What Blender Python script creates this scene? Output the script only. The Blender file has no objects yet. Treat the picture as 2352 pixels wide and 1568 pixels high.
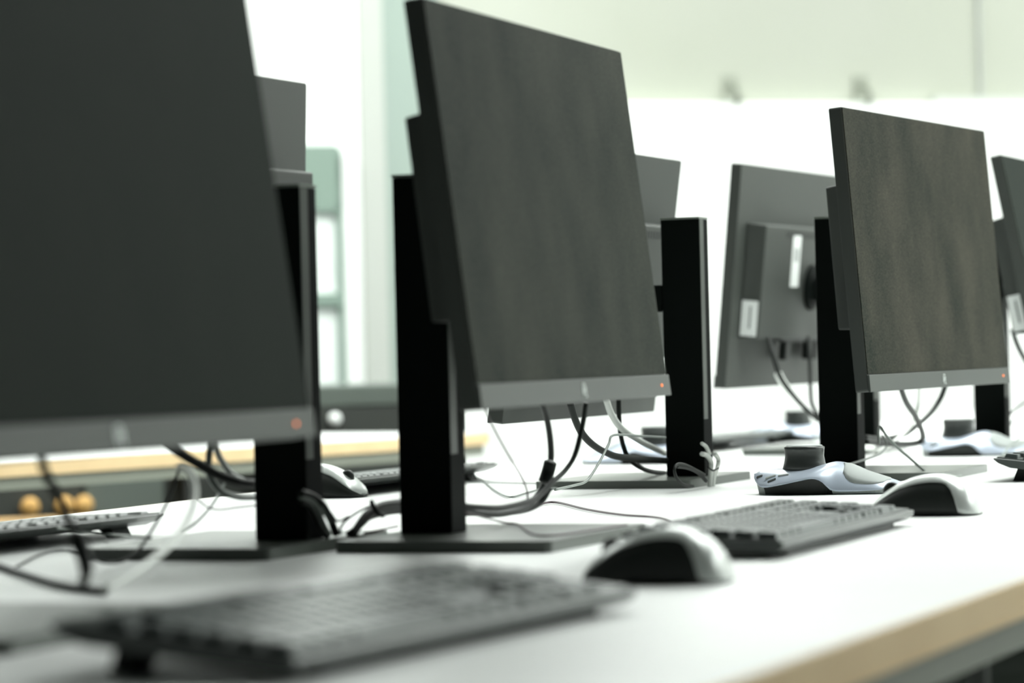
import bpy, bmesh, math, random
from mathutils import Vector, Matrix
random.seed(7)
PI = math.pi
C = bpy.context.scene.collection
Z0 = 0.73                                   # height of the desk top above the floor

# ------------------------------------------------------------------ camera
FPX, PITCH, ROLL, PHI, HC = 7458.5, -0.0026, -0.0242, 0.369, 0.1643
F = Vector((math.cos(PHI)*math.cos(PITCH), math.sin(PHI)*math.cos(PITCH), -math.sin(PITCH)))
R0 = Vector((math.sin(PHI), -math.cos(PHI), 0)); U0 = R0.cross(F)
R = R0*math.cos(ROLL)+U0*math.sin(ROLL); U = -R0*math.sin(ROLL)+U0*math.cos(ROLL)
cam = bpy.data.cameras.new('camera'); cam_o = bpy.data.objects.new('camera', cam); C.objects.link(cam_o)
cam.sensor_width = 36; cam.lens = 36*FPX/2352; cam.clip_start = .05; cam.clip_end = 60
m3 = Matrix((R, U, -F)).transposed()
cam_o.matrix_world = Matrix.Translation((0, 0, Z0+HC)) @ m3.to_4x4()
cam.dof.use_dof = True; cam.dof.focus_distance = 3.42; cam.dof.aperture_fstop = 5.4
bpy.context.scene.camera = cam_o
CAMP = Vector((0, 0, Z0+HC))

# ------------------------------------------------------------------ world, exposure
sc = bpy.context.scene
w = bpy.data.worlds.new('world'); sc.world = w; w.use_nodes = True
w.node_tree.nodes['Background'].inputs[0].default_value = (.80, .90, .84, 1)
w.node_tree.nodes['Background'].inputs[1].default_value = .3
sc.view_settings.view_transform = 'Standard'; sc.view_settings.look = 'None'
sc.view_settings.gamma = 1; sc.view_settings.use_curve_mapping = False
sc.view_settings.exposure = 0.42
LAMP = 11.5                                  # radiance of the ceiling light panels

def at(px, py, z=None, y=None, x=None):
    """pixel of the photograph -> point on a horizontal (z above the desk), y or x plane"""
    r = F + R*((px-1176)/FPX) + U*((784-py)/FPX)
    if z is not None: t = (Z0+z-CAMP.z)/r.z
    elif y is not None: t = y/r.y
    else: t = x/r.x
    return CAMP + r*t

# ------------------------------------------------------------------ materials
def mat(name, col, rough=.5, spec=.5, metal=0, emit=None, noise=None, bump=None, coat=0):
    m = bpy.data.materials.new(name); m.use_nodes = True
    nt = m.node_tree; b = nt.nodes['Principled BSDF']
    b.inputs['Base Color'].default_value = (*col, 1)
    b.inputs['Roughness'].default_value = rough
    b.inputs['Specular IOR Level'].default_value = spec
    b.inputs['Metallic'].default_value = metal
    b.inputs['Coat Weight'].default_value = coat
    if emit:
        b.inputs['Emission Color'].default_value = (*emit[0], 1); b.inputs['Emission Strength'].default_value = emit[1]
    tc = nt.nodes.new('ShaderNodeTexCoord')
    if noise:                                # (scale, second colour, low, high, detail)
        n = nt.nodes.new('ShaderNodeTexNoise'); n.inputs['Scale'].default_value = noise[0]
        n.inputs['Detail'].default_value = noise[4] if len(noise) > 4 else 4
        nt.links.new(tc.outputs['Object'], n.inputs['Vector'])
        r = nt.nodes.new('ShaderNodeValToRGB')
        r.color_ramp.elements[0].position = noise[2]; r.color_ramp.elements[0].color = (*col, 1)
        r.color_ramp.elements[1].position = noise[3]; r.color_ramp.elements[1].color = (*noise[1], 1)
        nt.links.new(n.outputs['Fac'], r.inputs['Fac']); nt.links.new(r.outputs['Color'], b.inputs['Base Color'])
    if bump:
        n = nt.nodes.new('ShaderNodeTexNoise'); n.inputs['Scale'].default_value = bump[0]; n.inputs['Detail'].default_value = 3
        nt.links.new(tc.outputs['Object'], n.inputs['Vector'])
        u = nt.nodes.new('ShaderNodeBump'); u.inputs['Strength'].default_value = bump[1]; u.inputs['Distance'].default_value = .001
        nt.links.new(n.outputs['Fac'], u.inputs['Height']); nt.links.new(u.outputs['Normal'], b.inputs['Normal'])
    return m

def screen_mat(name, amount, tint=(.046, .050, .038, 1)):
    """matt black display glass with a film of dust: fine specks and broad wiped patches"""
    m = mat(name, (.02, .026, .021), rough=.7, spec=.08)
    nt = m.node_tree; b = nt.nodes['Principled BSDF']
    tc = nt.nodes['Texture Coordinate']
    def noise(scale, det, lo, hi, st=(1, 1, 1)):
        mp = nt.nodes.new('ShaderNodeMapping'); mp.inputs['Scale'].default_value = st
        nt.links.new(tc.outputs['Object'], mp.inputs['Vector'])
        n = nt.nodes.new('ShaderNodeTexNoise'); n.inputs['Scale'].default_value = scale; n.inputs['Detail'].default_value = det
        nt.links.new(mp.outputs['Vector'], n.inputs['Vector'])
        r = nt.nodes.new('ShaderNodeMapRange'); r.inputs['From Min'].default_value = lo; r.inputs['From Max'].default_value = hi
        nt.links.new(n.outputs['Fac'], r.inputs['Value']); return r.outputs['Result']
    a = noise(13, 5, .3, .75, (1, 1, .6)); f = noise(420, 2, .35, .8); s = noise(700, 1, .72, .78)
    def op(o, p, q):
        k = nt.nodes.new('ShaderNodeMath'); k.operation = o
        for i, v in enumerate((p, q)):
            if isinstance(v, (int, float)): k.inputs[i].default_value = v
            else: nt.links.new(v, k.inputs[i])
        return k.outputs[0]
    v = op('ADD', op('MULTIPLY', a, .6*amount), op('MULTIPLY', f, .5*amount))
    v = op('ADD', v, op('MULTIPLY', s, .6*amount))
    mx = nt.nodes.new('ShaderNodeMix'); mx.data_type = 'RGBA'
    mx.inputs['A'].default_value = (.004, .010, .006, 1); mx.inputs['B'].default_value = tint
    nt.links.new(v, mx.inputs['Factor']); nt.links.new(mx.outputs['Result'], b.inputs['Base Color'])
    return m

M = dict(
    desk=mat('desk_laminate', (.76, .775, .765), .40, .5, noise=(3, (.79, .80, .79), .4, .6)),
    edge=mat('beech_edging', (.92, .70, .40), .5, .3, noise=(9, (.86, .64, .36), .35, .65)),
    frame=mat('grey_desk_frame', (.27, .29, .24), .5, .4),
    black=mat('black_plastic', (.010, .014, .012), .45, .45, bump=(900, .15)),
    colm=mat('column_black', (.003, .005, .004), .7, .1, bump=(1200, .1)),
    slide=mat('column_grey', (.10, .115, .10), .45, .5),
    capm=mat('column_cap_grey', (.22, .25, .22), .35, .5),
    base=mat('base_plate_black', (.10, .115, .10), .30, .6, bump=(800, .1)),
    bezel=mat('bezel_grey', (.055, .064, .056), .45, .3),
    back=mat('housing_charcoal', (.05, .056, .05), .55, .3, bump=(1200, .1)),
    label=mat('label_white', (.85, .88, .86), .5, .3),
    ink=mat('label_ink', (.18, .2, .19), .6, .2),
    logo=mat('logo_silver', (.6, .64, .62), .3, .5, .3),
    led=mat('power_led_orange', (.8, .2, .05), .4, .3, emit=((1, .22, .05), 1.6)),
    key=mat('key_black', (.075, .090, .088), .32, .7),
    kbody=mat('keyboard_black', (.042, .052, .047), .30, .7),
    silver=mat('silver_plastic', (.50, .56, .66), .3, .5, .15),
    pad=mat('grey_rubber', (.36, .39, .38), .5, .4),
    knob=mat('knob_dark', (.05, .055, .052), .28, .5, .3),
    mshell=mat('mouse_silver', (.60, .63, .61), .30, .6, .2),
    rubber=mat('rubber_black', (.012, .015, .013), .5, .4),
    cblack=mat('cable_black', (.008, .011, .009), .5, .25),
    cgrey=mat('cable_grey', (.20, .23, .21), .35, .5),
    cwhite=mat('cable_white', (.75, .78, .74), .4, .5),
    cpink=mat('cable_mauve', (.10, .07, .08), .45, .4),
    white=mat('paint_white', (.88, .90, .88), .7, .2),
    wall=mat('paint_grey_green', (.37, .39, .325), .8, .2, noise=(.45, (.47, .48, .44), .3, .7)),
    pillar=mat('paint_cool_grey', (.44, .46, .43), .8, .2),
    pillar2=mat('paint_blue_green', (.29, .35, .315), .8, .2),
    dark=mat('paint_dark', (.05, .06, .055), .8, .2),
    floor=mat('floor_vinyl_dark', (.004, .005, .004), .9, .0, noise=(6, (.007, .008, .007), .4, .6)),
    ceil=mat('ceiling_white', (.45, .47, .45), .8, .2),
    lamp=mat('light_panel', (.9, .9, .9), .5, .2, emit=((.95, 1.0, .955), LAMP)),
    doorf=mat('door_frame_green_grey', (.20, .27, .23), .6, .3),
    glass=mat('frosted_glass', (.80, .86, .83), .25, .5),
    chair=mat('chair_fabric', (.02, .025, .022), .8, .2),
    greyf=mat('chair_fabric_grey', (.12, .14, .125), .8, .2),
    tan=mat('pine_wood', (.62, .38, .13), .5, .3, noise=(14, (.55, .32, .10), .4, .6)),
    boxg=mat('steel_grey', (.10, .12, .105), .5, .4),
    boxd=mat('steel_dark', (.04, .045, .04), .5, .4),
)

# ------------------------------------------------------------------ mesh helpers
def obj(name, bm, m, parent=None, smooth=False, bevel=0, sub=0, seg=2):
    me = bpy.data.meshes.new(name); bmesh.ops.recalc_face_normals(bm, faces=bm.faces); bm.to_mesh(me); bm.free()
    o = bpy.data.objects.new(name, me); C.objects.link(o)
    me.materials.append(m)
    if smooth:
        for p in me.polygons: p.use_smooth = True
    if bevel:
        b = o.modifiers.new('bevel', 'BEVEL'); b.width = bevel; b.segments = seg; b.limit_method = 'ANGLE'; b.angle_limit = .6
    if sub:
        s = o.modifiers.new('subdivision', 'SUBSURF'); s.levels = sub; s.render_levels = sub
    if parent: o.parent = parent
    return o
def tag(o, label=None, cat=None, group=None, kind=None):
    if label: o['label'] = label
    if cat: o['category'] = cat
    if group: o['group'] = group
    if kind: o['kind'] = kind
    return o
def thing(name, label, cat, loc=(0, 0, 0), rz=0, group=None):
    o = bpy.data.objects.new(name, None); C.objects.link(o); o.empty_display_size = .05
    o.location = loc; o.rotation_euler = (0, 0, rz); tag(o, label, cat, group); return o
def struct(name, bm, m, bevel=0):
    return tag(obj(name, bm, m, bevel=bevel), kind='structure')
def box(bm, x0, x1, y0, y1, z0, z1, mx=None):
    vs = [Vector((x, y, z)) for z in (z0, z1) for y in (y0, y1) for x in (x0, x1)]
    if mx: vs = [mx @ v for v in vs]
    v = [bm.verts.new(p) for p in vs]
    for f in ((0, 1, 3, 2), (4, 6, 7, 5), (0, 4, 5, 1), (2, 3, 7, 6), (0, 2, 6, 4), (1, 5, 7, 3)): bm.faces.new([v[i] for i in f])
    return bm
def B(*a, mx=None): return box(bmesh.new(), *a, mx=mx)
def prism(bm, pts, z0, z1, mx=None, top=None):
    """extrude an outline; top = a different outline for the upper ring"""
    top = top or pts; n = len(pts)
    lo = [Vector((p[0], p[1], z0)) for p in pts]; hi = [Vector((p[0], p[1], z1)) for p in top]
    if mx: lo = [mx @ v for v in lo]; hi = [mx @ v for v in hi]
    lo = [bm.verts.new(v) for v in lo]; hi = [bm.verts.new(v) for v in hi]
    for i in range(n): bm.faces.new((lo[i], lo[(i+1) % n], hi[(i+1) % n], hi[i]))
    bm.faces.new(lo[::-1]); bm.faces.new(hi); return bm
def lathe(bm, prof, n=32, c=(0, 0, 0), mx=None):
    rings = []
    for r, z in prof:
        ring = [Vector((c[0]+r*math.cos(2*PI*k/n), c[1]+r*math.sin(2*PI*k/n), c[2]+z)) for k in range(n)]
        rings.append([bm.verts.new(mx @ v if mx else v) for v in ring])
    for a, b in zip(rings, rings[1:]):
        for k in range(n): bm.faces.new((a[k], a[(k+1) % n], b[(k+1) % n], b[k]))
    bm.faces.new(rings[0][::-1]); bm.faces.new(rings[-1]); return bm
def smooth_path(pts, n=8):
    P = [Vector(p) for p in pts]; P = [P[0]*2-P[1]]+P+[P[-1]*2-P[-2]]; out = []
    for i in range(1, len(P)-2):
        a, b, c, d = P[i-1:i+3]
        for k in range(n):
            t = k/n
            out.append(.5*((2*b)+(c-a)*t+(2*a-5*b+4*c-d)*t*t+(3*b-a-3*c+d)*t**3))
    out.append(P[-2]); return out
def tube(bm, pts, r, n=8, path=True):
    P = smooth_path(pts) if path else [Vector(p) for p in pts]
    rings = []; up = None
    for i, p in enumerate(P):
        t = (P[min(i+1, len(P)-1)]-P[max(i-1, 0)])
        if t.length < 1e-7: t = Vector((0, 0, 1))
        t.normalize()
        if up is None: up = t.orthogonal().normalized()
        up = (up-t*up.dot(t)); up = up.normalized() if up.length > 1e-5 else t.orthogonal().normalized()
        s = t.cross(up)
        rr = r(i/(len(P)-1)) if callable(r) else r
        rings.append([bm.verts.new(p+up*rr*math.cos(2*PI*k/n)+s*rr*math.sin(2*PI*k/n)) for k in range(n)])
    for a, b in zip(rings, rings[1:]):
        for k in range(n): bm.faces.new((a[k], a[(k+1) % n], b[(k+1) % n], b[k]))
    bm.faces.new(rings[0][::-1]); bm.faces.new(rings[-1]); return bm
def rrect(x0, x1, y0, y1, r, n=5):
    out = []
    for cx, cy, a in ((x1-r, y1-r, 0), (x0+r, y1-r, PI/2), (x0+r, y0+r, PI), (x1-r, y0+r, 1.5*PI)):
        for k in range(n+1):
            t = a+PI/2*k/n; out.append((cx+r*math.cos(t), cy+r*math.sin(t)))
    return out

# ------------------------------------------------------------------ room
Q = Vector((8.39, 3.25, 0)); E = Vector((.636, -.772, 0)).normalized(); N = Vector((-E.y, E.x, 0))   # far wall: point, along, outward
WM = Matrix(((E.x, N.x, 0, Q.x), (E.y, N.y, 0, Q.y), (0, 0, 1, 0), (0, 0, 0, 1)))   # local x along wall, y outward, z up
U0_, U1_, D0_, HT = -4.6, 6.2, -11.8, 2.9
def WB(*a): return B(*a, mx=WM)
struct('floor', WB(U0_, U1_, D0_, 0, -.1, 0), M['floor'])
struct('ceiling', WB(U0_, U1_, D0_, 0, HT, HT+.1), M['ceil'])
struct('wall_back', WB(U0_-.1, U1_+.1, 0, .12, 0, HT), M['wall'])
struct('added_dark_strip', WB(U0_, U1_, -.075, -.05, 0, .15), M['dark'])  # dark strip added to keep the bright wall foot black under the desk
struct('wall_left', WB(U0_-.12, U0_, D0_, 0, 0, HT), M['dark'])
struct('wall_right', WB(U1_, U1_+.12, D0_, 0, 0, HT), M['white'])
struct('wall_front', WB(U0_, U1_, D0_-.12, D0_, 0, HT), M['dark'])
def wall_u(px, off=0):
    """distance along the far wall of a column of the photograph"""
    r = F + R*((px-1176)/FPX); k = Q-N*off
    t = k.dot(N)/Vector((r.x, r.y, 0)).dot(N); p = Vector((r.x, r.y, 0))*t
    return (p-Q).dot(E)
def wall_z(px, py, off=0):
    r = F + R*((px-1176)/FPX) + U*((784-py)/FPX); k = Q-N*off
    t = k.dot(N)/Vector((r.x, r.y, 0)).dot(N); return CAMP.z+r.z*t
ztop = wall_z(1900, 239)
struct('trim_1', WB(wall_u(1010), U1_, -.05, 0, 0, ztop), M['white'])            # white board lining the lower far wall
struct('trim_2', WB(wall_u(828), wall_u(884), -.05, 0, 0, HT), M['pillar'])      # grey pillar
struct('trim_3', WB(wall_u(884), wall_u(1010), -.035, 0, 0, HT), M['pillar2'])
struct('trim_4', WB(U0_, wall_u(828), -.04, 0, 0, HT), M['white'])               # bright wall to the left of the pillar
struct('trim_5', WB(wall_u(2262), wall_u(2268), -.012, 0, ztop, HT), M['pillar'])   # seam in the upper wall
struct('trim_6', WB(wall_u(2150), U1_, -.03, 0, ztop-.001, ztop+.02), M['pillar'])
# coat hooks on the upper wall
for px, lab in ((1690, 'small grey wall hook, left one of two above the white board'), (1990, 'small grey wall hook, right one of two above the white board')):
    u = wall_u(px); z = wall_z(px, 205)
    h = thing('wall_hook', lab, 'hook', WM @ Vector((u, 0, z)), math.atan2(E.y, E.x), 'hooks on the upper wall')
    obj('mounting_plate', B(-.022, .022, -.008, 0, -.04, .04), M['frame'], h, bevel=.003)
    obj('hook', tube(bmesh.new(), [(0, -.008, .01), (0, -.05, 0), (0, -.07, -.02), (0, -.05, -.045)], .008), M['frame'], h, True)
# glazed door in the left part of the wall
u0, u1 = wall_u(640), wall_u(776); zt = wall_z(740, 338)
def glazed_door():
    fr = thing('door_1', 'green grey framed glazed door between the two left monitors', 'door', WM @ Vector(((u0+u1)/2, -.04, 0)), math.atan2(E.y, E.x))
    fr['kind'] = 'structure'; del fr['category']; del fr['label']
    hw = (u1-u0)/2; z1 = wall_z(740, 490); z2 = wall_z(740, 680); z3 = wall_z(740, 692)
    bm = bmesh.new(); pts = rrect(-hw, hw, 0.0, zt, .03)
    T = Matrix(((1, 0, 0, 0), (0, 0, 1, 0), (0, 1, 0, 0), (0, 0, 0, 1)))
    box(bm, -hw, -hw+.05, -.05, 0, 0, zt-.03); box(bm, hw-.016, hw, -.05, 0, 0, zt-.03)
    box(bm, -hw+.05, hw-.016, -.05, 0, z3-.014, z2+.006); box(bm, -hw+.05, hw-.016, -.05, 0, 0, .12)
    prism(bm, rrect(-hw, hw, z1, zt, .025), -.05, 0, mx=T)
    obj('door_frame', bm, M['doorf'], fr)
    obj('pane', B(-hw+.05, hw-.016, -.03, -.01, z2+.006, z1), M['glass'], fr)
    obj('pane', B(-hw+.05, hw-.016, -.03, -.01, .12, z3-.014), M['glass'], fr)
glazed_door()

# ceiling light panels
k = 0
for u, v in ((-2.9, -1.3), (-2.9, -3.3), (-.3, -1.3), (-.3, -3.3), (-.3, -5.3), (2.3, -1.3), (2.3, -3.3), (2.3, -5.3), (2.3, -7.3), (4.8, -1.3), (4.8, -3.3), (4.8, -5.3), (4.8, -7.3)):
    if True:
        t = thing('ceiling_light', 'square white light panel set in the ceiling above the desks', 'ceiling light', WM @ Vector((u, v, HT)), math.atan2(E.y, E.x), 'ceiling light panels')
        bm = bmesh.new(); a = .62
        for s in (-1, 1): box(bm, s*a-.02, s*a+.02, -a-.02, a+.02, -.035, 0); box(bm, -a+.02, a-.02, s*a-.02, s*a+.02, -.035, 0)
        obj('frame', bm, M['white'], t)
        obj('diffuser', B(-a+.02, a-.02, -a+.02, a-.02, -.025, -.005), M['lamp'], t)

# ------------------------------------------------------------------ desks
def desk(name, label, x0, x1, y0, y1, loc, rz, front_frame=True, modesty=False):
    d = thing(name, label, 'desk', loc, rz)
    obj('tabletop', B(x0, x1, y0+.004, y1-.004, -.025, 0), M['desk'], d)
    obj('edge_strip', B(x0, x1, y0, y0+.004, -.025, -.0003), M['edge'], d)
    obj('edge_strip', B(x0, x1, y1-.004, y1, -.025, -.0003), M['edge'], d)
    obj('edge_strip', B(x1, x1+.004, y0, y1, -.025, -.0003), M['edge'], d)
    fm = bmesh.new(); box(fm, x0+.03, x1-.01, y0+.006, y0+.046, -.047, -.025); box(fm, x0+.03, x1-.01, y1-.05, y1-.01, -.047, -.025)
    obj('under_frame', fm, M['frame'], d)
    for x in (x0+.08, x1-.1):
        for y in (y0+.03, y1-.07):
            obj('leg', B(x, x+.04, y, y+.04, -Z0, -.047), M['boxd'], d, bevel=.003)
    if modesty: obj('modesty_panel', B(x0+.1, x1-.1, y0+.30, y0+.318, -.16, -.025), M['frame'], d)
    return d
desk('double_desk', 'long white desk with beech edging carrying the black monitors', .95, 7.2, .473, 1.708, (0, 0, Z0), 0)
# far desk, turned a little
DE = Vector((6.09, 2.41, Z0))
desk('far_desk', 'white desk with beech edging standing behind, left of the row of monitors', -2.6, 0, 0, .78, DE, math.radians(-12))
fdm = Matrix.Translation(DE) @ Matrix.Rotation(math.radians(-12), 4, 'Z')

# ------------------------------------------------------------------ monitors
scr = [screen_mat('screen_glass_smooth', .35), screen_mat('screen_glass_dusty', 1.0), screen_mat('screen_glass_dustier', 1.2, (.060, .057, .042, 1)), screen_mat('screen_glass_darkened', .14)]  # last one darkened: its colour holds vignetting and a dim reflection
W_, H_ = .538, .323
def monitor(label, x, y, rz, pan, smat, near_label=False, rear_label=False, group=None, bs=0, bd=.152, ch=0):
    t = thing('monitor', label, 'monitor', (x, y, Z0), rz, group)
    # base plate with bevelled edges
    bm = bmesh.new(); prism(bm, rrect(-.122+bs, .122+bs, -bd, .039, .006), 0, .0095)
    obj('base', bm, M['base'], t)
    # column: two side cheeks round a core, with a grey slider rail on each open face
    ys = 1 if rz == 0 else -1                      # shallow rebate on the aisle side
    bm = bmesh.new(); box(bm, -.017, .017, -.024, .024, .0095, .314+ch)
    col = obj('column', bm, M['colm'], t, bevel=.0012)
    for s in (-1, 1):
        c0, c1 = sorted((s*.024, s*.0247)); x0, x1 = sorted((s*.0165, s*.002))
        obj('slider_rail', B(x0, x1, c0, c1, .077, .3135+ch), M['slide'], col)
    obj('column_cap', B(-.0172, .0172, -.0242, .0242, .314+ch, .3165+ch), M['capm'], col)
    # panel group
    px_, py_, pz_, yaw, tilt = pan
    PM = Matrix.Translation((px_, py_, pz_)) @ Matrix.Rotation(yaw, 4, 'Z') @ Matrix.Rotation(-tilt, 4, 'X')
    hw = W_/2
    bm = bmesh.new()
    T = Matrix(((1, 0, 0, 0), (0, 0, 1, 0), (0, 1, 0, 0), (0, 0, 0, 1)))
    prism(bm, rrect(-hw, hw, 0, H_, .003, 3), .0012, .0165, mx=PM @ T)
    obj('panel_housing', bm, M['back'], t, bevel=.0008)
    obj('screen', B(-hw+.0012, hw-.0012, 0, .0012, .0197, H_-.0012, mx=PM), smat, t)
    bz = obj('lower_bezel', B(-hw, hw, -.0016, .0012, -.0006, .0187, mx=PM), M['bezel'], t, bevel=.0006)
    # slanted four-stroke mark in the middle of the bezel
    bm = bmesh.new()
    for k, (dx, za, zb) in enumerate(((-.0044, .0048, .0140), (-.0016, .0022, .0108), (.0012, .0060, .0140), (.0040, .0022, .0108))):
        sl = .24
        pts = [(dx+za*sl-.0008, za), (dx+za*sl+.0008, za), (dx+zb*sl+.0008, zb), (dx+zb*sl-.0008, zb)]
        prism(bm, [(p[0]-.002, p[1]+.001) for p in pts], -.0021, -.0015, mx=PM @ T)
    box(bm, -.0016, .0014, -.0021, -.0015, .0140, .0153, mx=PM); box(bm, .0030, .0058, -.0021, -.0015, .0030, .0043, mx=PM)
    tag(obj('logo', bm, M['logo'], bz), 'silver slanted letter mark')
    bm = bmesh.new(); lathe(bm, [(.0012, 0), (.0012, .0008)], 12, mx=PM @ Matrix.Translation((hw-.029, -.0024, .009)) @ Matrix.Rotation(-PI/2, 4, 'X'))
    tag(obj('power_light', bm, M['led'], bz), 'lit orange power light')
    # rear housing
    ho = obj('rear_housing', prism(bmesh.new(), [(-hw+.04, .072), (hw-.04, .072), (hw-.04, .240), (-hw+.04, .240)], .0165, .0455,
             mx=PM @ T, top=[(-hw+.043, .074), (hw-.043, .074), (hw-.046, .238), (-hw+.046, .238)]), M['back'], t, bevel=.002)
    bm = bmesh.new()                               # row of vent slots across the top of the rear housing
    for k in range(26): box(bm, -.13+k*.0102, -.1245+k*.0102, .0452, .0459, .222, .231, mx=PM)
    obj('vent', bm, M['rubber'], ho)
    if rear_label:
        l = obj('label', B(.062, .098, .0453, .0461, .150, .226, mx=PM), M['label'], ho)
        tag(l, 'white barcode sticker')
        bm = bmesh.new()
        for k in range(9): box(bm, .070, .090, .0460, .0463, .188+k*.0022, .1892+k*.0022, mx=PM)
        obj('barcode', bm, M['ink'], l) if 0 else obj('barcode', bm, M['ink'], ho)
    if near_label:
        s = near_label
        a, b = sorted((s*(hw-.0404), s*(hw-.0392)))
        tag(obj('side_label', B(a, b, .019, .043, .077, .128, mx=PM), M['label'], ho), 'white side sticker')
        a, b = sorted((s*(hw-.0394), s*(hw-.0388)))
        obj('sticker_print', B(a, b, .031, .0335, .088, .120, mx=PM), M['ink'], ho)
    # port block and plugs below the housing
    obj('port_strip', B(-.12, .10, .020, .040, .0690, .0725, mx=PM), M['rubber'], ho)
    for xx in (-.085, -.055, .055): obj('plug', B(xx-.009, xx+.009, .024, .036, .040, .0692, mx=PM), M['cblack'], ho, bevel=.002)
    # arm between the housing and the column
    a = PM @ Vector((0, .0450, .150))
    bm = bmesh.new(); box(bm, -.016, .016, a.y-.004, -.0242, a.z-.020, a.z+.012)
    obj('arm', bm, M['colm'], t, bevel=.002)
    lathe_bm = bmesh.new(); lathe(lathe_bm, [(.034, 0), (.034, .005), (.028, .008)], 24, mx=PM @ Matrix.Translation((0, .0455, .150)) @ Matrix.Rotation(-PI/2, 4, 'X'))
    obj('mount_plate', lathe_bm, M['colm'], ho)
    return t
FR, BR = None, None
monitor('black monitor facing right, nearest one, cut off by the left edge of the photo', 1.76, 1.075, 0, (0, -.1362, .1087, -.0275, .1435), scr[3], bs=-.045)
monitor('black monitor with dusty screen facing right, in the centre of the photo', 2.575, 1.072, 0, (.019, -.133, .1194, .046, .1217), scr[1])
monitor('black monitor with dusty brownish screen facing right, behind the silver motion controller', 3.825, 1.052, 0, (-.007, -.129, .1077, -.076, .0758), scr[2])
monitor('black monitor with white side sticker, farthest right and cut off by the photo edge', 4.76, 1.078, 0, (0, -.143, .105, 0, .19), scr[3], near_label=-1)
monitor('black monitor seen from behind, mostly hidden by the nearest monitor', 2.485, 1.166, PI, (0, -.127, .095, 0, .04), scr[0], bd=.135, ch=-.009)
monitor('dark grey monitor seen from behind, mostly hidden by the central monitor', 3.68, 1.20, PI, (0, -.150, .083, 0, .14), scr[0])
monitor('dark grey monitor seen from behind with white barcode stickers, right of the centre', 4.71, 1.264, PI, (0, -.135, .1027, -.0366, .104), scr[0], near_label=1, rear_label=True)

# ------------------------------------------------------------------ keyboards
KROWS = [  # (y from front, list of (width units | -gap))
    [1.25, 1.25, 1.25, 6.25, 1.25, 1.25, 1.25, 1.25, -.25, 1, 1, 1, -.25, 2, 1],
    [2.25]+[1]*10+[2.75, -1.25, 1, -1.25, 1, 1, 1],
    [1.75]+[1]*11+[2.25, -3.5, 1, 1, 1, 1],
    [1.5]+[1]*12+[1.5, -.25, 1, 1, 1, -.25, 1, 1, 1, 1],
    [1]*13+[2, -.25, 1, 1, 1, -.25, 1, 1, 1, 1],
    [1, -1, 1, 1, 1, 1, -.5, 1, 1, 1, 1, -.5, 1, 1, 1, 1, -.25, 1, 1, 1, -.25, 1, 1, 1, 1]]
KEYMESH = {}
def key_mesh(wu, pitch):
    k = round(wu, 2)
    if k not in KEYMESH:
        bm = bmesh.new(); a = wu*pitch-.0022; d = pitch-.0022
        prism(bm, rrect(0, a, 0, d, .0012, 2), 0, .0045, top=rrect(.0012, a-.0012, .001, d-.0018, .0016, 2))
        me = bpy.data.meshes.new('key'); bmesh.ops.recalc_face_normals(bm, faces=bm.faces); bm.to_mesh(me); bm.free(); me.materials.append(M['key'])
        KEYMESH[k] = me
    return KEYMESH[k]
def keyboard(label, x, y, rz, tilt=.09, keys=True, group=None, dep=.130):
    """origin: middle of the user edge; local +y away from the user"""
    t = thing('keyboard', label, 'keyboard', (x, y, Z0), rz, group)
    PM = Matrix.Translation((0, 0, .004)) @ Matrix.Rotation(tilt, 4, 'X')
    L = .445; zt = .0095
    T = Matrix(((0, 0, 1, 0), (1, 0, 0, 0), (0, 1, 0, 0), (0, 0, 0, 1)))      # prism axis along x: (y,z) outline
    prof = [(.006, 0), (dep-.02, 0), (dep-.006, .004), (dep, .008), (dep, zt), (0, zt), (0, .005)]
    bm = bmesh.new(); prism(bm, prof, -L/2, L/2, mx=PM @ T)
    body = obj('case', bm, M['kbody'], t, bevel=.0012)
    obj('key_deck', B(-L/2+.003, L/2-.003, .004, dep-.004, zt, zt+.0015, mx=PM), M['kbody'], t)
    for s in (-1, 1):
        a = PM @ Vector((s*(L/2-.045), dep-.022, .002)); hgt = a.z
        obj('foot', prism(bmesh.new(), [(a.x-.012, a.y-.006), (a.x+.012, a.y-.006), (a.x+.012, a.y+.006), (a.x-.012, a.y+.006)], 0.0002, hgt,
            top=[(a.x-.016, a.y-.016), (a.x+.016, a.y-.016), (a.x+.016, a.y-.002), (a.x-.016, a.y-.002)]), M['rubber'], t)
    obj('front_foot', B(-.18, .18, .008, .018, .0002, .005), M['rubber'], t)
    pitch = .0186; rows = []
    for r, row in enumerate(KROWS):
        xx = -L/2+.008; yy = .007+r*pitch+(.003 if r == 5 else 0)
        for wu in row:
            if wu < 0: xx += -wu*pitch; continue
            rows.append((xx, yy, wu)); xx += wu*pitch
    loose = []
    for n, (xx, yy, wu) in enumerate(rows):
        if keys and n < 100:
            o = bpy.data.objects.new('key', key_mesh(wu, pitch)); C.objects.link(o); o.parent = t
            o.matrix_local = PM @ Matrix.Translation((xx, yy, zt+.0015))
        else: loose.append((xx, yy, wu))
    bm = bmesh.new(); dz = 0 if keys else -.0028
    for xx, yy, wu in loose:
        a = wu*pitch-.0022; d = pitch-.0022
        prism(bm, rrect(xx, xx+a, yy, yy+d, .0012, 1), zt+.0010, zt+.006+dz, mx=PM, top=rrect(xx+.0012, xx+a-.0012, yy+.001, yy+d-.0018, .0012, 1))
    tag(obj('keys', bm, M['key'], t), kind='stuff')
    return t
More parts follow.
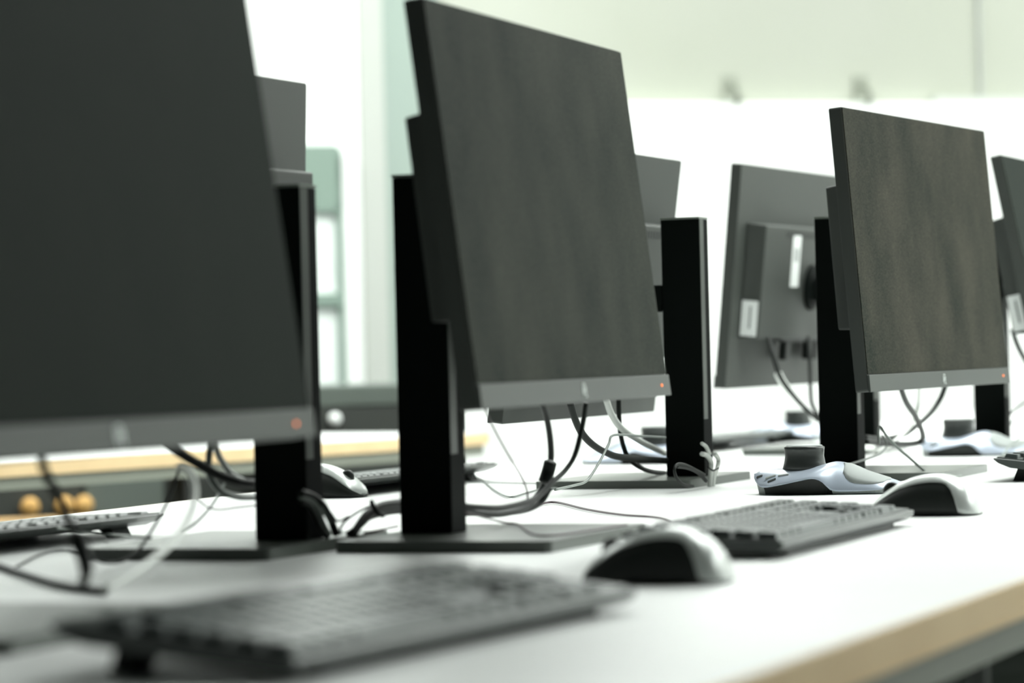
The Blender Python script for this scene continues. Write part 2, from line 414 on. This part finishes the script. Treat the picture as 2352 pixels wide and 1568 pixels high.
# nearest, second and third keyboards on the front side of the desk
def kb_at(label, nx, ny, yaw, **k):
    """near front corner (nx, ny), running away along the desk"""
    return keyboard(label, nx+.2225*math.cos(yaw), ny+.2225*math.sin(yaw), yaw, **k)
kb_at('blurred black keyboard nearest the camera, in the lower left of the photo', 1.468, .688, -.06, tilt=.11, dep=.145)
kb_at('black keyboard lying in the middle of the desk, between the two silver mice', 2.378, .703, .022, tilt=.05)
kb_at('black keyboard propped on its feet at the right edge of the photo', 3.655, .70, .0, tilt=.11)
# back side of the desk: their users sit beyond, so the raised rear edge faces the camera
keyboard('black keyboard seen from its raised rear edge, at the far left edge of the photo', 2.50, 1.545, PI-.06, keys=False, tilt=.045)
keyboard('black keyboard behind the left columns, beside the silver mouse', 3.64, 1.645, PI, keys=False, tilt=.05)
keyboard('grey looking blurred keyboard far back, between the two rear columns', 4.98, 1.64, PI, keys=False, tilt=.05)

# ------------------------------------------------------------------ mice
def mouse(label, x, y, rz, cable=None, L=.106, Wd=.061, Hm=.038, shell='mshell'):
    """local +y = nose, origin at the middle on the desk"""
    t = thing('computer_mouse', label, 'mouse', (x, y, Z0), rz)
    def hw(s): return Wd/2*(.80+.20*math.cos((s-.6)*3.0))*(1-(abs(2*s-1))**7*.35)*min(1, (max(0, min(s, 1-s))*14+.25)**.5)
    def ht(s):                                       # s = 0 nose, 1 tail
        if s > .6: return Hm*max(0.001, 1-((s-.6)/.4)**2.2)**.55
        return Hm*(1-((.6-s)/.615)**1.8)**.72
    def surf(s, a, k=1.0):
        c, sn = math.cos(a), math.sin(a)
        X = hw(s)*k*math.copysign(abs(c)**.75, c); Z = ht(s)*k*max(0, sn)**.85
        return Vector((X, L/2-s*L, Z+.0012))
    NS, NA = 26, 22
    def build(k, a0, name, m, s0=0, s1=1):
        bm = bmesh.new(); g = []
        for i in range(NS+1):
            s = s0+(s1-s0)*i/NS; al = a0(s)
            g.append([bm.verts.new(surf(s, al+(PI-2*al)*j/NA, k)) for j in range(NA+1)])
        for i in range(NS):
            for j in range(NA): bm.faces.new((g[i][j], g[i+1][j], g[i+1][j+1], g[i][j+1]))
        if name == 'side_grip':
            bm.faces.new(g[0]); bm.faces.new(g[-1][::-1])
            bm.faces.new([g[i][0] for i in range(NS+1)]+[g[i][NA] for i in range(NS, -1, -1)])
        else:
            for ring in (g[0], g[-1]):
                c = bm.verts.new(Vector((0, ring[0].co.y, .002)))
                for j in range(NA): bm.faces.new((ring[j], ring[j+1], c))
        bmesh.ops.remove_doubles(bm, verts=bm.verts, dist=1e-5)
        o = obj(name, bm, m, t, True)
        return o
    build(.965, lambda s: 0.0, 'side_grip', M['rubber'])
    def low(s):
        if s > .70: return max(0.02, .92*(1-((s-.70)/.15)**2.0)) if s < .85 else .02
        return .92-.30*max(0, (.30-s)/.30)
    sh = build(1.0, low, 'shell', M[shell]); sm = sh.modifiers.new('thickness', 'SOLIDIFY'); sm.thickness = .0012
    bm = bmesh.new(); T = Matrix.Translation((0, L*.30, ht(.2)-.001)) @ Matrix.Rotation(PI/2, 4, 'Y')
    lathe(bm, [(.006, -.0035), (.008, -.002), (.008, .002), (.006, .0035)], 20, mx=T); obj('scroll_wheel', bm, M['rubber'], t, True)
    if cable:
        inv = (Matrix.Translation((x, y, Z0)) @ Matrix.Rotation(rz, 4, 'Z')).inverted()
        obj('cable', tube(bmesh.new(), [Vector((0, L/2-.004, .007))]+[inv @ Vector(p) for p in cable], .0012), M['cpink'], t, True)
    return t
def zl(pts, z=.002): return [at(a, b, z=z) for a, b in pts]
mouse('silver and black computer mouse nearest the camera, beside the blurred keyboard', 2.148, .726, .06,
      cable=zl([(1500, 1235), (1560, 1212), (1540, 1196), (1500, 1187), (1430, 1182), (1350, 1170), (1275, 1153), (1235, 1160), (1210, 1172)]))
mouse('silver and black computer mouse beside the far end of the middle keyboard', 2.985, .742, .03)
mouse('pale silver computer mouse standing behind the left columns', 3.41, 1.555, PI-.15, L=.108)

# ------------------------------------------------------------------ motion controllers
def controller(label, x, y, rz, cable=None):
    """wave-shaped silver device; local +y = knob end, -y = palm rest; origin below the knob"""
    t = thing('motion_controller', label, 'motion controller', (x, y, Z0), rz, 'motion controllers')
    LT = .168; OFF = .056
    def lerp(tb, v):
        v = min(max(v, tb[0][0]), tb[-1][0])          # smooth cubic through the table
        for i in range(len(tb)-1):
            (a, p), (b, q) = tb[i], tb[i+1]
            if v <= b:
                def sl(j):
                    if j <= 0 or j >= len(tb)-1: return (tb[min(j+1, len(tb)-1)][1]-tb[max(j-1, 0)][1])/(tb[min(j+1, len(tb)-1)][0]-tb[max(j-1, 0)][0])
                    return (tb[j+1][1]-tb[j-1][1])/(tb[j+1][0]-tb[j-1][0])
                h = b-a; k = (v-a)/h; m0, m1 = sl(i)*h, sl(i+1)*h
                return (2*k**3-3*k**2+1)*p+(k**3-2*k**2+k)*m0+(3*k**2-2*k**3)*q+(k**3-k**2)*m1
        return tb[-1][1]
    HWT = [(0, .006), (.004, .020), (.012, .033), (.030, .045), (.055, .049), (.085, .044), (.105, .040), (.130, .037), (.150, .032), (.162, .020), (LT, .006)]
    ZL = [(0, .0225), (.006, .0160), (.014, .0098), (.021, .0086), (.037, .0110), (.062, .0160), (.077, .0182), (.087, .0145), (.096, .0055), (.114, .0036), (.146, .0050), (LT, .0070)]
    ZT = [(0, .022), (.008, .026), (.030, .0275), (.062, .0280), (.078, .0315), (.092, .0345), (.108, .0315), (.127, .0235), (.150, .0160), (LT, .0100)]
    n, mI = 44, 20
    bm = bmesh.new(); g = []
    for i in range(n+1):
        l = LT*i/n; hwv, a, b = lerp(HWT, l), lerp(ZL, l), lerp(ZT, l); row = []
        for j in range(mI+1):
            q = -1+2*j/mI; qq = math.sin(q*PI/2)
            row.append(bm.verts.new((hwv*qq, OFF-l, a+(b-a)*max(0, (1-abs(qq)**2.2))**.7)))
        g.append(row)
    for i in range(n):
        for j in range(mI): bm.faces.new((g[i][j], g[i+1][j], g[i+1][j+1], g[i][j+1]))
    sh = obj('shell', bm, M['silver'], t, True); sd = sh.modifiers.new('thickness', 'SOLIDIFY'); sd.thickness = .002; sd.offset = -1
    # grey lower body at both ends, black hollow flank between
    def skirt(name, l0, l1, k0, k1, m, n=16):
        bm = bmesh.new(); g = []
        for i in range(n+1):
            l = l0+(l1-l0)*i/n; hwv, a = lerp(HWT, l), lerp(ZL, l)-.0003
            g.append([bm.verts.new((sx*hwv*kk, OFF-l*1.0, zz)) for sx, kk, zz in ((-1, k1, 0.0002), (-1, k0, a), (1, k0, a), (1, k1, .0002))])
        for i in range(n):
            for j in range(4): bm.faces.new((g[i][j], g[i+1][j], g[i+1][(j+1) % 4], g[i][(j+1) % 4]))
        bm.faces.new(g[0]); bm.faces.new(g[-1][::-1]); return obj(name, bm, m, t)
    skirt('lower_body', .010, .020, .97, .72, M['pad']); skirt('hollow_flank', .020, .097, .90, .80, M['rubber'], 30); skirt('lower_body', .097, .164, .97, .86, M['pad'])
    # knob
    bm = bmesh.new(); lathe(bm, [(.0235, .0258), (.0242, .0275), (.0224, .034), (.0212, .041), (.0218, .048), (.0222, .0505), (.0200, .0518), (.005, .0512)], 40)
    kn = obj('knob', bm, M['knob'], t, True)
    bm = bmesh.new(); lathe(bm, [(.0200, .0516), (.0192, .0526), (.004, .0524)], 40); obj('knob_top', bm, M['pad'], kn, True)
    # palm pad
    def top(l, u):
        return Vector((u, OFF-l, lerp(ZL, l)+(lerp(ZT, l)-lerp(ZL, l))*max(0, 1-abs(u/lerp(HWT, l))**2.2)**.7+.0007))
    bm = bmesh.new(); g = []
    for i in range(13):
        l = .102+.052*i/12; wv = .030*(1-abs(2*i/12-1)**3.5)**.5*(1-.25*i/12)+.0008
        g.append([bm.verts.new(top(l, -.006+wv*(-1+2*j/10))) for j in range(11)])
    for i in range(12):
        for j in range(10): bm.faces.new((g[i][j], g[i+1][j], g[i+1][j+1], g[i][j+1]))
    pd = obj('palm_pad', bm, M['pad'], t, True); sd = pd.modifiers.new('thickness', 'SOLIDIFY'); sd.thickness = .001; sd.offset = 1
    # buttons on the near flank of the knob end
    for l, u, a, b, m in ((.012, -.026, .0035, .0014, 'knob'), (.027, -.034, .006, .0014, 'pad'), (.042, -.036, .006, .0014, 'pad'), (.030, -.0405, .005, .0011, 'knob'),
                          (.020, .036, .005, .0022, 'knob'), (.036, .0415, .006, .002, 'pad')):
        p = top(l, u); q = top(l+.002, u); tx = (top(l, u*.96)-p).normalized(); ty = (q-p).normalized(); nz = tx.cross(ty).normalized()
        if nz.z < 0: nz = -nz
        MX = Matrix((( *(tx), 0), (*(ty), 0), (*(nz), 0), (0, 0, 0, 1))).transposed(); MX.translation = p
        obj('button', B(-b, b, -a, a, -.0012, .0006, mx=MX), M[m], t, bevel=.0005)
    if cable:
        inv = (Matrix.Translation((x, y, Z0)) @ Matrix.Rotation(rz, 4, 'Z')).inverted()
        obj('cable', tube(bmesh.new(), [Vector((0, OFF-.006, .012))]+[inv @ Vector(p) for p in cable], .0014), M['cgrey'], t, True)
    return t
controller('silver wave-shaped motion controller with dark knob, sharp one in front of the right column', 3.425, .985, 0)
controller('silver wave-shaped motion controller with dark knob, beyond the monitor at the right edge', 4.50, 1.068, 0)
controller('blurred silver motion controller far back, left of the right hand column', 5.25, 1.52, PI)
controller('blurred silver motion controller behind the cables under the central monitor', 4.33, 1.46, PI)

# ------------------------------------------------------------------ cables
def cable(label, pts, r, m='cblack', name='cable', group=None):
    o = obj(name, tube(bmesh.new(), pts, r), M[m], smooth=True); tag(o, label, 'cable', group); return o
def yl(y, pts, y1=None):
    n = len(pts)-1
    return [at(a, b, y=y+((y1-y)*i/n if y1 is not None else 0)) for i, (a, b) in enumerate(pts)]
# central monitor
c1 = cable('black power cable with a ferrite bead hanging under the central monitor',
      yl(1.045, [(1246, 925), (1256, 960), (1264, 1010), (1265, 1060), (1254, 1100), (1236, 1135), (1205, 1165), (1150, 1180), (1100, 1178), (1058, 1166)], 1.08), .0030)
pp = yl(1.046, [(1265, 1058), (1259, 1082), (1250, 1110)], 1.052)
tag(obj('ferrite_bead', tube(bmesh.new(), pp, lambda s: .0064 if .06 < s < .94 else .0045, 14), M['cblack'], c1, True), None)
cable('black video cable curving down right of the ferrite bead to the central column',
      yl(1.02, [(1346, 925), (1338, 975), (1322, 1040), (1300, 1078), (1268, 1108), (1228, 1145), (1160, 1164), (1100, 1164), (1058, 1160)], 1.060), .0026)
cable('black cable running beside the ferrite bead cable behind the central column',
      yl(1.062, [(1262, 1118), (1240, 1152), (1200, 1170), (1140, 1176), (1058, 1176)], 1.094), .0036)
cable('thin mauve cable hanging straight from the lower left of the central monitor',
      yl(1.03, [(1112, 935), (1135, 985), (1165, 1040), (1195, 1090), (1210, 1125), (1212, 1158)], 1.05), .0009, 'cpink')
cable('thin dark cable wandering over the base plate of the central monitor',
      [at(1068, 1176, z=.03), at(1120, 1190, z=.02), at(1160, 1200, z=.012), at(1190, 1204, z=.0107), at(1215, 1222, z=.0107), at(1245, 1230, z=.0107), at(1300, 1226, z=.0107), at(1380, 1214, z=.0107), at(1440, 1205, z=.0107)], .0010, 'cpink')
for k, (dy, r, lab) in enumerate(((0, .0036, 'thick black cable, upper strand of the bundle left of the central column'), (9, .0034, 'thick black cable, middle strand of the bundle left of the central column'), (18, .0030, 'thick black cable, lowest strand of the bundle left of the central column'))):
    cable(lab, yl(1.115+.006*k, [(935, 1153+dy), (900, 1156+dy), (872, 1162+dy), (846, 1178+dy*.6), (828, 1200+dy*.3), (812-dy*.6, 1226)]), r)
cable('thin black cable arching left of the central column bundle', yl(1.135, [(880, 1160), (850, 1162), (815, 1180), (790, 1200), (776, 1226)]), .0012)
tie = obj('cable_tie', tube(bmesh.new(), yl(1.108, [(853, 1150), (858, 1164), (868, 1178), (880, 1184)]), .0022), M['cblack'], smooth=True); tag(tie, 'black tie clasping the cable bundle left of the central column', 'cable tie')
cable('short straight dark cable lying on the base left of the central column', [at(838, 1223, z=.0105), at(875, 1216, z=.0105), at(914, 1208, z=.0105)], .0010, 'cpink')
# cables right of column at the left
for lab, r, m, p in (
    ('dark cable, outermost loop right of the left column', .0034, 'cblack', [(690, 1132), (715, 1138), (740, 1158), (758, 1190), (772, 1226)]),
    ('grey cable, second loop right of the left column', .0024, 'cgrey', [(690, 1142), (712, 1148), (730, 1168), (742, 1200), (756, 1228)]),
    ('dark cable, inner loop right of the left column', .0024, 'cblack', [(690, 1150), (710, 1162), (724, 1185), (734, 1210), (752, 1236)]),
    ('grey cable slanting from the left column loops towards the central base', .0018, 'cgrey', [(736, 1160), (752, 1188), (768, 1212), (782, 1224)]),
    ('thin black cable joining the two bases beside the left column', .0012, 'cblack', [(728, 1150), (758, 1176), (775, 1196), (800, 1186)])):
    cable(lab, yl(1.135, p), r, m)
# left back monitor cables
cable('thick black cable reaching from the nearest monitor to the left column', yl(1.20, [(372, 1012), (410, 1038), (450, 1062), (500, 1090), (545, 1106), (592, 1112)]), .0042)
cable('grey cable looping down to the left column, below the thick black cable', yl(1.22, [(487, 1010), (480, 1050), (482, 1092), (505, 1125), (545, 1140), (592, 1141)]), .0030, 'cgrey')
cable('pale cable crossing the grey loop left of the left column', yl(1.215, [(492, 1010), (502, 1045), (525, 1082), (555, 1102), (590, 1110)]), .0028, 'cwhite')
cable('thin mauve cable sagging left of the left column', yl(1.23, [(450, 1138), (470, 1160), (500, 1170), (545, 1165), (592, 1160)]), .0009, 'cpink')
cable('thin grey cable curving from the loops down to the left base', yl(1.25, [(520, 1100), (505, 1130), (482, 1166), (450, 1200), (420, 1222)]), .0013, 'cgrey')
cable('thin black cable with a kink dropping onto the left base', yl(1.22, [(412, 1075), (400, 1115), (378, 1165), (350, 1215), (318, 1262), (280, 1288), (240, 1290), (215, 1280)]), .0013)
cable('white cable hanging in a blurred arc below the nearest monitor', yl(1.06, [(412, 1070), (436, 1085), (448, 1130), (436, 1185), (395, 1245), (330, 1300), (240, 1355)], 1.0), .0024, 'cwhite')
c2 = cable('blurred black cable with thick plug hanging down at the left edge', yl(1.03, [(92, 1035), (104, 1085), (132, 1140), (160, 1200), (186, 1260), (198, 1300), (192, 1340)], 1.0), .0032)
obj('plug', tube(bmesh.new(), yl(1.01, [(176, 1232), (192, 1275), (199, 1315)], 1.0), lambda s: .0062-.002*s, 12), M['cblack'], c2, True)
cable('blurred black cable lying on the desk at the left edge, below the hanging plug', zl([(-60, 1280), (0, 1300), (80, 1326), (150, 1345), (240, 1358)], .003), .003)
cable('thin dark cable curling over the desk near the left edge', zl([(20, 1312), (60, 1288), (100, 1270), (150, 1264), (190, 1275)], .0015), .001)
cable('grey cable leaving the rear of the far left keyboard', [at(128, 1212, z=.018), at(170, 1218, z=.012), at(240, 1226, z=.006), at(300, 1232, z=.012), at(345, 1236, z=.013)], .0014, 'cgrey')
# behind the central monitor
cable('black cable sweeping right from under the central monitor to the rear column', yl(1.22, [(1310, 925), (1320, 960), (1335, 992), (1358, 1018), (1390, 1038), (1430, 1050), (1530, 1058)]), .0040)
cable('white cable slanting down towards the rear column behind the central monitor', yl(1.24, [(1392, 915), (1404, 950), (1426, 982), (1462, 1008), (1496, 1026), (1528, 1040)]), .0038, 'cwhite')
cable('black cable dropping straight behind the central monitor then bending right', yl(1.25, [(1421, 915), (1422, 960), (1426, 1000), (1440, 1045), (1465, 1070), (1495, 1082), (1528, 1086)]), .0030)
cable('thin grey cable with a sharp corner left of the rear column', yl(1.19, [(1528, 1004), (1470, 1001), (1410, 999), (1398, 1020), (1380, 1055), (1362, 1085), (1345, 1106), (1320, 1114), (1275, 1124)]), .0014, 'cgrey')
cable('thin green grey cable snaking over the desk between the two middle columns', zl([(1060, 1086), (1085, 1090), (1110, 1104), (1140, 1128), (1172, 1141), (1205, 1133), (1240, 1124), (1280, 1121)]), .0012, 'cgrey')
cable('thin straight cable on the desk left of the ferrite bead', zl([(1060, 1105), (1140, 1108), (1240, 1110)]), .0009, 'cgrey')
cable('black loop of cable sticking out left of the tied cables by the rear column', yl(1.14, [(1618, 1090), (1600, 1080), (1575, 1068), (1556, 1066), (1549, 1080), (1556, 1100), (1572, 1113), (1592, 1116)]), .0018)
cable('thin black cable crossing the loop in front of the rear column', yl(1.142, [(1552, 1070), (1580, 1074), (1605, 1086), (1622, 1104)]), .0024)
for lab, r, p in (('white cable, left strand tied upright right of the rear column', .0028, [(1612, 1042), (1624, 1046), (1634, 1062), (1632, 1090), (1630, 1117)]),
                  ('white cable, right strand tied upright right of the rear column', .0028, [(1640, 1040), (1650, 1054), (1648, 1072), (1640, 1094), (1637, 1117)]),
                  ('white cable, short stub above the tied strands by the rear column', .0022, [(1612, 1018), (1622, 1026), (1630, 1042)])):
    cable(lab, yl(1.15, p), r, 'cwhite')
tag(obj('cable_tie', tube(bmesh.new(), yl(1.143, [(1626, 1072), (1638, 1080), (1650, 1074)]), .0012), M['cblack'], smooth=True), 'dark tie round the white cables by the rear column', 'cable tie')
# right hand monitor
cable('black cable bowing out right under the right hand monitor', yl(1.0, [(2068, 888), (2082, 924), (2104, 958), (2119, 995), (2116, 1012), (2095, 1019), (2050, 1019), (1985, 1013)], 1.05), .0036, 'cblack')
cable('black cable crossing leftwards under the right hand monitor', yl(1.035, [(2172, 885), (2160, 915), (2138, 948), (2108, 975), (2075, 998), (2030, 1008), (1985, 1004)], 1.085), .0036, 'cblack')
cable('pale beige cable hanging between the black ones under the right hand monitor', yl(1.03, [(2112, 888), (2110, 925), (2100, 962), (2078, 992), (2045, 1022), (2010, 1040)], 1.06), .0030, 'cwhite')
cable('thin grey cable with a small loop running down behind the second mouse', yl(.98, [(2019, 1018), (2018, 990), (2022, 980), (2036, 1000), (2060, 1026), (2090, 1052), (2120, 1078), (2146, 1096)], .93), .0016, 'cgrey')
cable('thin dark cable curling from the right column to the sharp motion controller', yl(1.02, [(2028, 1000), (2036, 1020), (2024, 1040), (1990, 1054), (1945, 1068)]), .0014, 'cgrey')
cable('white plug lying beside the right column', yl(1.15, [(1972, 1030), (1990, 1027), (2006, 1027)]), .0035, 'cwhite', name='plug_end')
cable('thin grey cable leaving the keyboard at the right edge', zl([(2262, 1074), (2230, 1084), (2195, 1094), (2150, 1098)]), .0014, 'cgrey')
# barcode monitor
c3 = cable('dark cable with a white sleeve slanting down behind the barcode monitor', yl(1.33, [(1765, 775), (1775, 815), (1790, 860), (1808, 890), (1840, 928), (1880, 965)], 1.28), .0034)
obj('white_sleeve', tube(bmesh.new(), yl(1.315, [(1787, 858), (1797, 876), (1812, 897)], 1.31), .0058, 12), M['cwhite'], c3, True)
cable('black cable hanging straight from the barcode monitor beside the right column', yl(1.33, [(1856, 775), (1860, 830), (1862, 900), (1866, 930), (1885, 965)], 1.28), .0030)
cable('grey cable at the right edge, upper of the two beside the last column', yl(1.08, [(2305, 962), (2322, 950), (2345, 930), (2380, 905)]), .0024)
cable('grey cable at the right edge, lower of the two beside the last column', yl(1.08, [(2305, 985), (2325, 970), (2348, 948), (2390, 915)]), .0024, 'cgrey')
cable('thin pale cable falling towards the keyboard at the right edge', yl(.98, [(2380, 975), (2345, 1002), (2315, 1030), (2288, 1066)]), .0014, 'cgrey')
cable('black cable hanging from the side-stickered monitor at the right edge', yl(1.02, [(2326, 758), (2334, 785), (2348, 815), (2375, 860)]), .0036)

# ------------------------------------------------------------------ things beyond the desk
# long low steel unit at the back of the far desk
def on_far(x, y, z=0): return fdm @ Vector((x, y, z))
def ground(px, d):                         # floor point below a column of the photograph at distance d
    r = F + R*((px-1176)/FPX); r = Vector((r.x, r.y, 0)); return r*d
p = ground(720, 7.45)
t = thing('steel_cabinet', 'low dark grey steel cabinet with a lighter lid, behind the far desk', 'cabinet', p, math.atan2(E.y, E.x))
obj('body', B(-.14, .30, -.18, .18, 0, .777), M['boxd'], t, bevel=.004)
obj('lid', B(-.145, .305, -.185, .185, .777, .824), M['boxg'], t, bevel=.004)
tag(obj('knob', lathe(bmesh.new(), [(.006, 0), (.008, .012), (.014, .015), (.014, .023), (.008, .027)], 20, mx=Matrix.Translation((-.008, -.18, .750)) @ Matrix.Rotation(PI/2, 4, 'X')), M['label'], t, True), 'round white knob')

# low sideboard with round wooden knobs, seen under the far desk
p = ground(130, 7.45); ang = math.atan2(E.y, E.x)
t = thing('sideboard', 'low dark grey sideboard with round wooden knobs, seen beneath the far desk', 'sideboard', p, ang)
obj('body', B(-.60, .415, -.18, .18, 0, .66), M['boxd'], t, bevel=.004)
for x0, x1, kx, m in ((-.59, -.26, None, 'boxd'), (-.25, .012, -.107, 'boxd'), (.022, .20, None, 'greyf'), (.21, .405, None, 'boxd')):
    d = obj('drawer_front', B(x0, x1, -.192, -.18, .46, .625), M[m], t, bevel=.003)
for kx in (-.107, -.030, .014):
    obj('knob', lathe(bmesh.new(), [(.010, 0), (.010, .010), (.019, .014), (.021, .022), (.016, .030), (.004, .033)], 20,
        mx=Matrix.Translation((kx, -.192, .572)) @ Matrix.Rotation(PI/2, 4, 'X')), M['tan'], t, True)
# low wooden bench, its edge showing just over the rear edge of the desk
p = ground(60, 6.6)
t = thing('wooden_bench', 'low tan wooden bench seen over the rear edge of the desk, far left', 'bench', (p.x, p.y, 0), ang)
obj('seat', prism(bmesh.new(), rrect(-.5, .145, -.11, .10, .04), .548, .574), M['tan'], t, bevel=.004)
for x in (-.42, .06): obj('leg', B(x, x+.05, -.05, .06, 0, .548), M['tan'], t, bevel=.003)
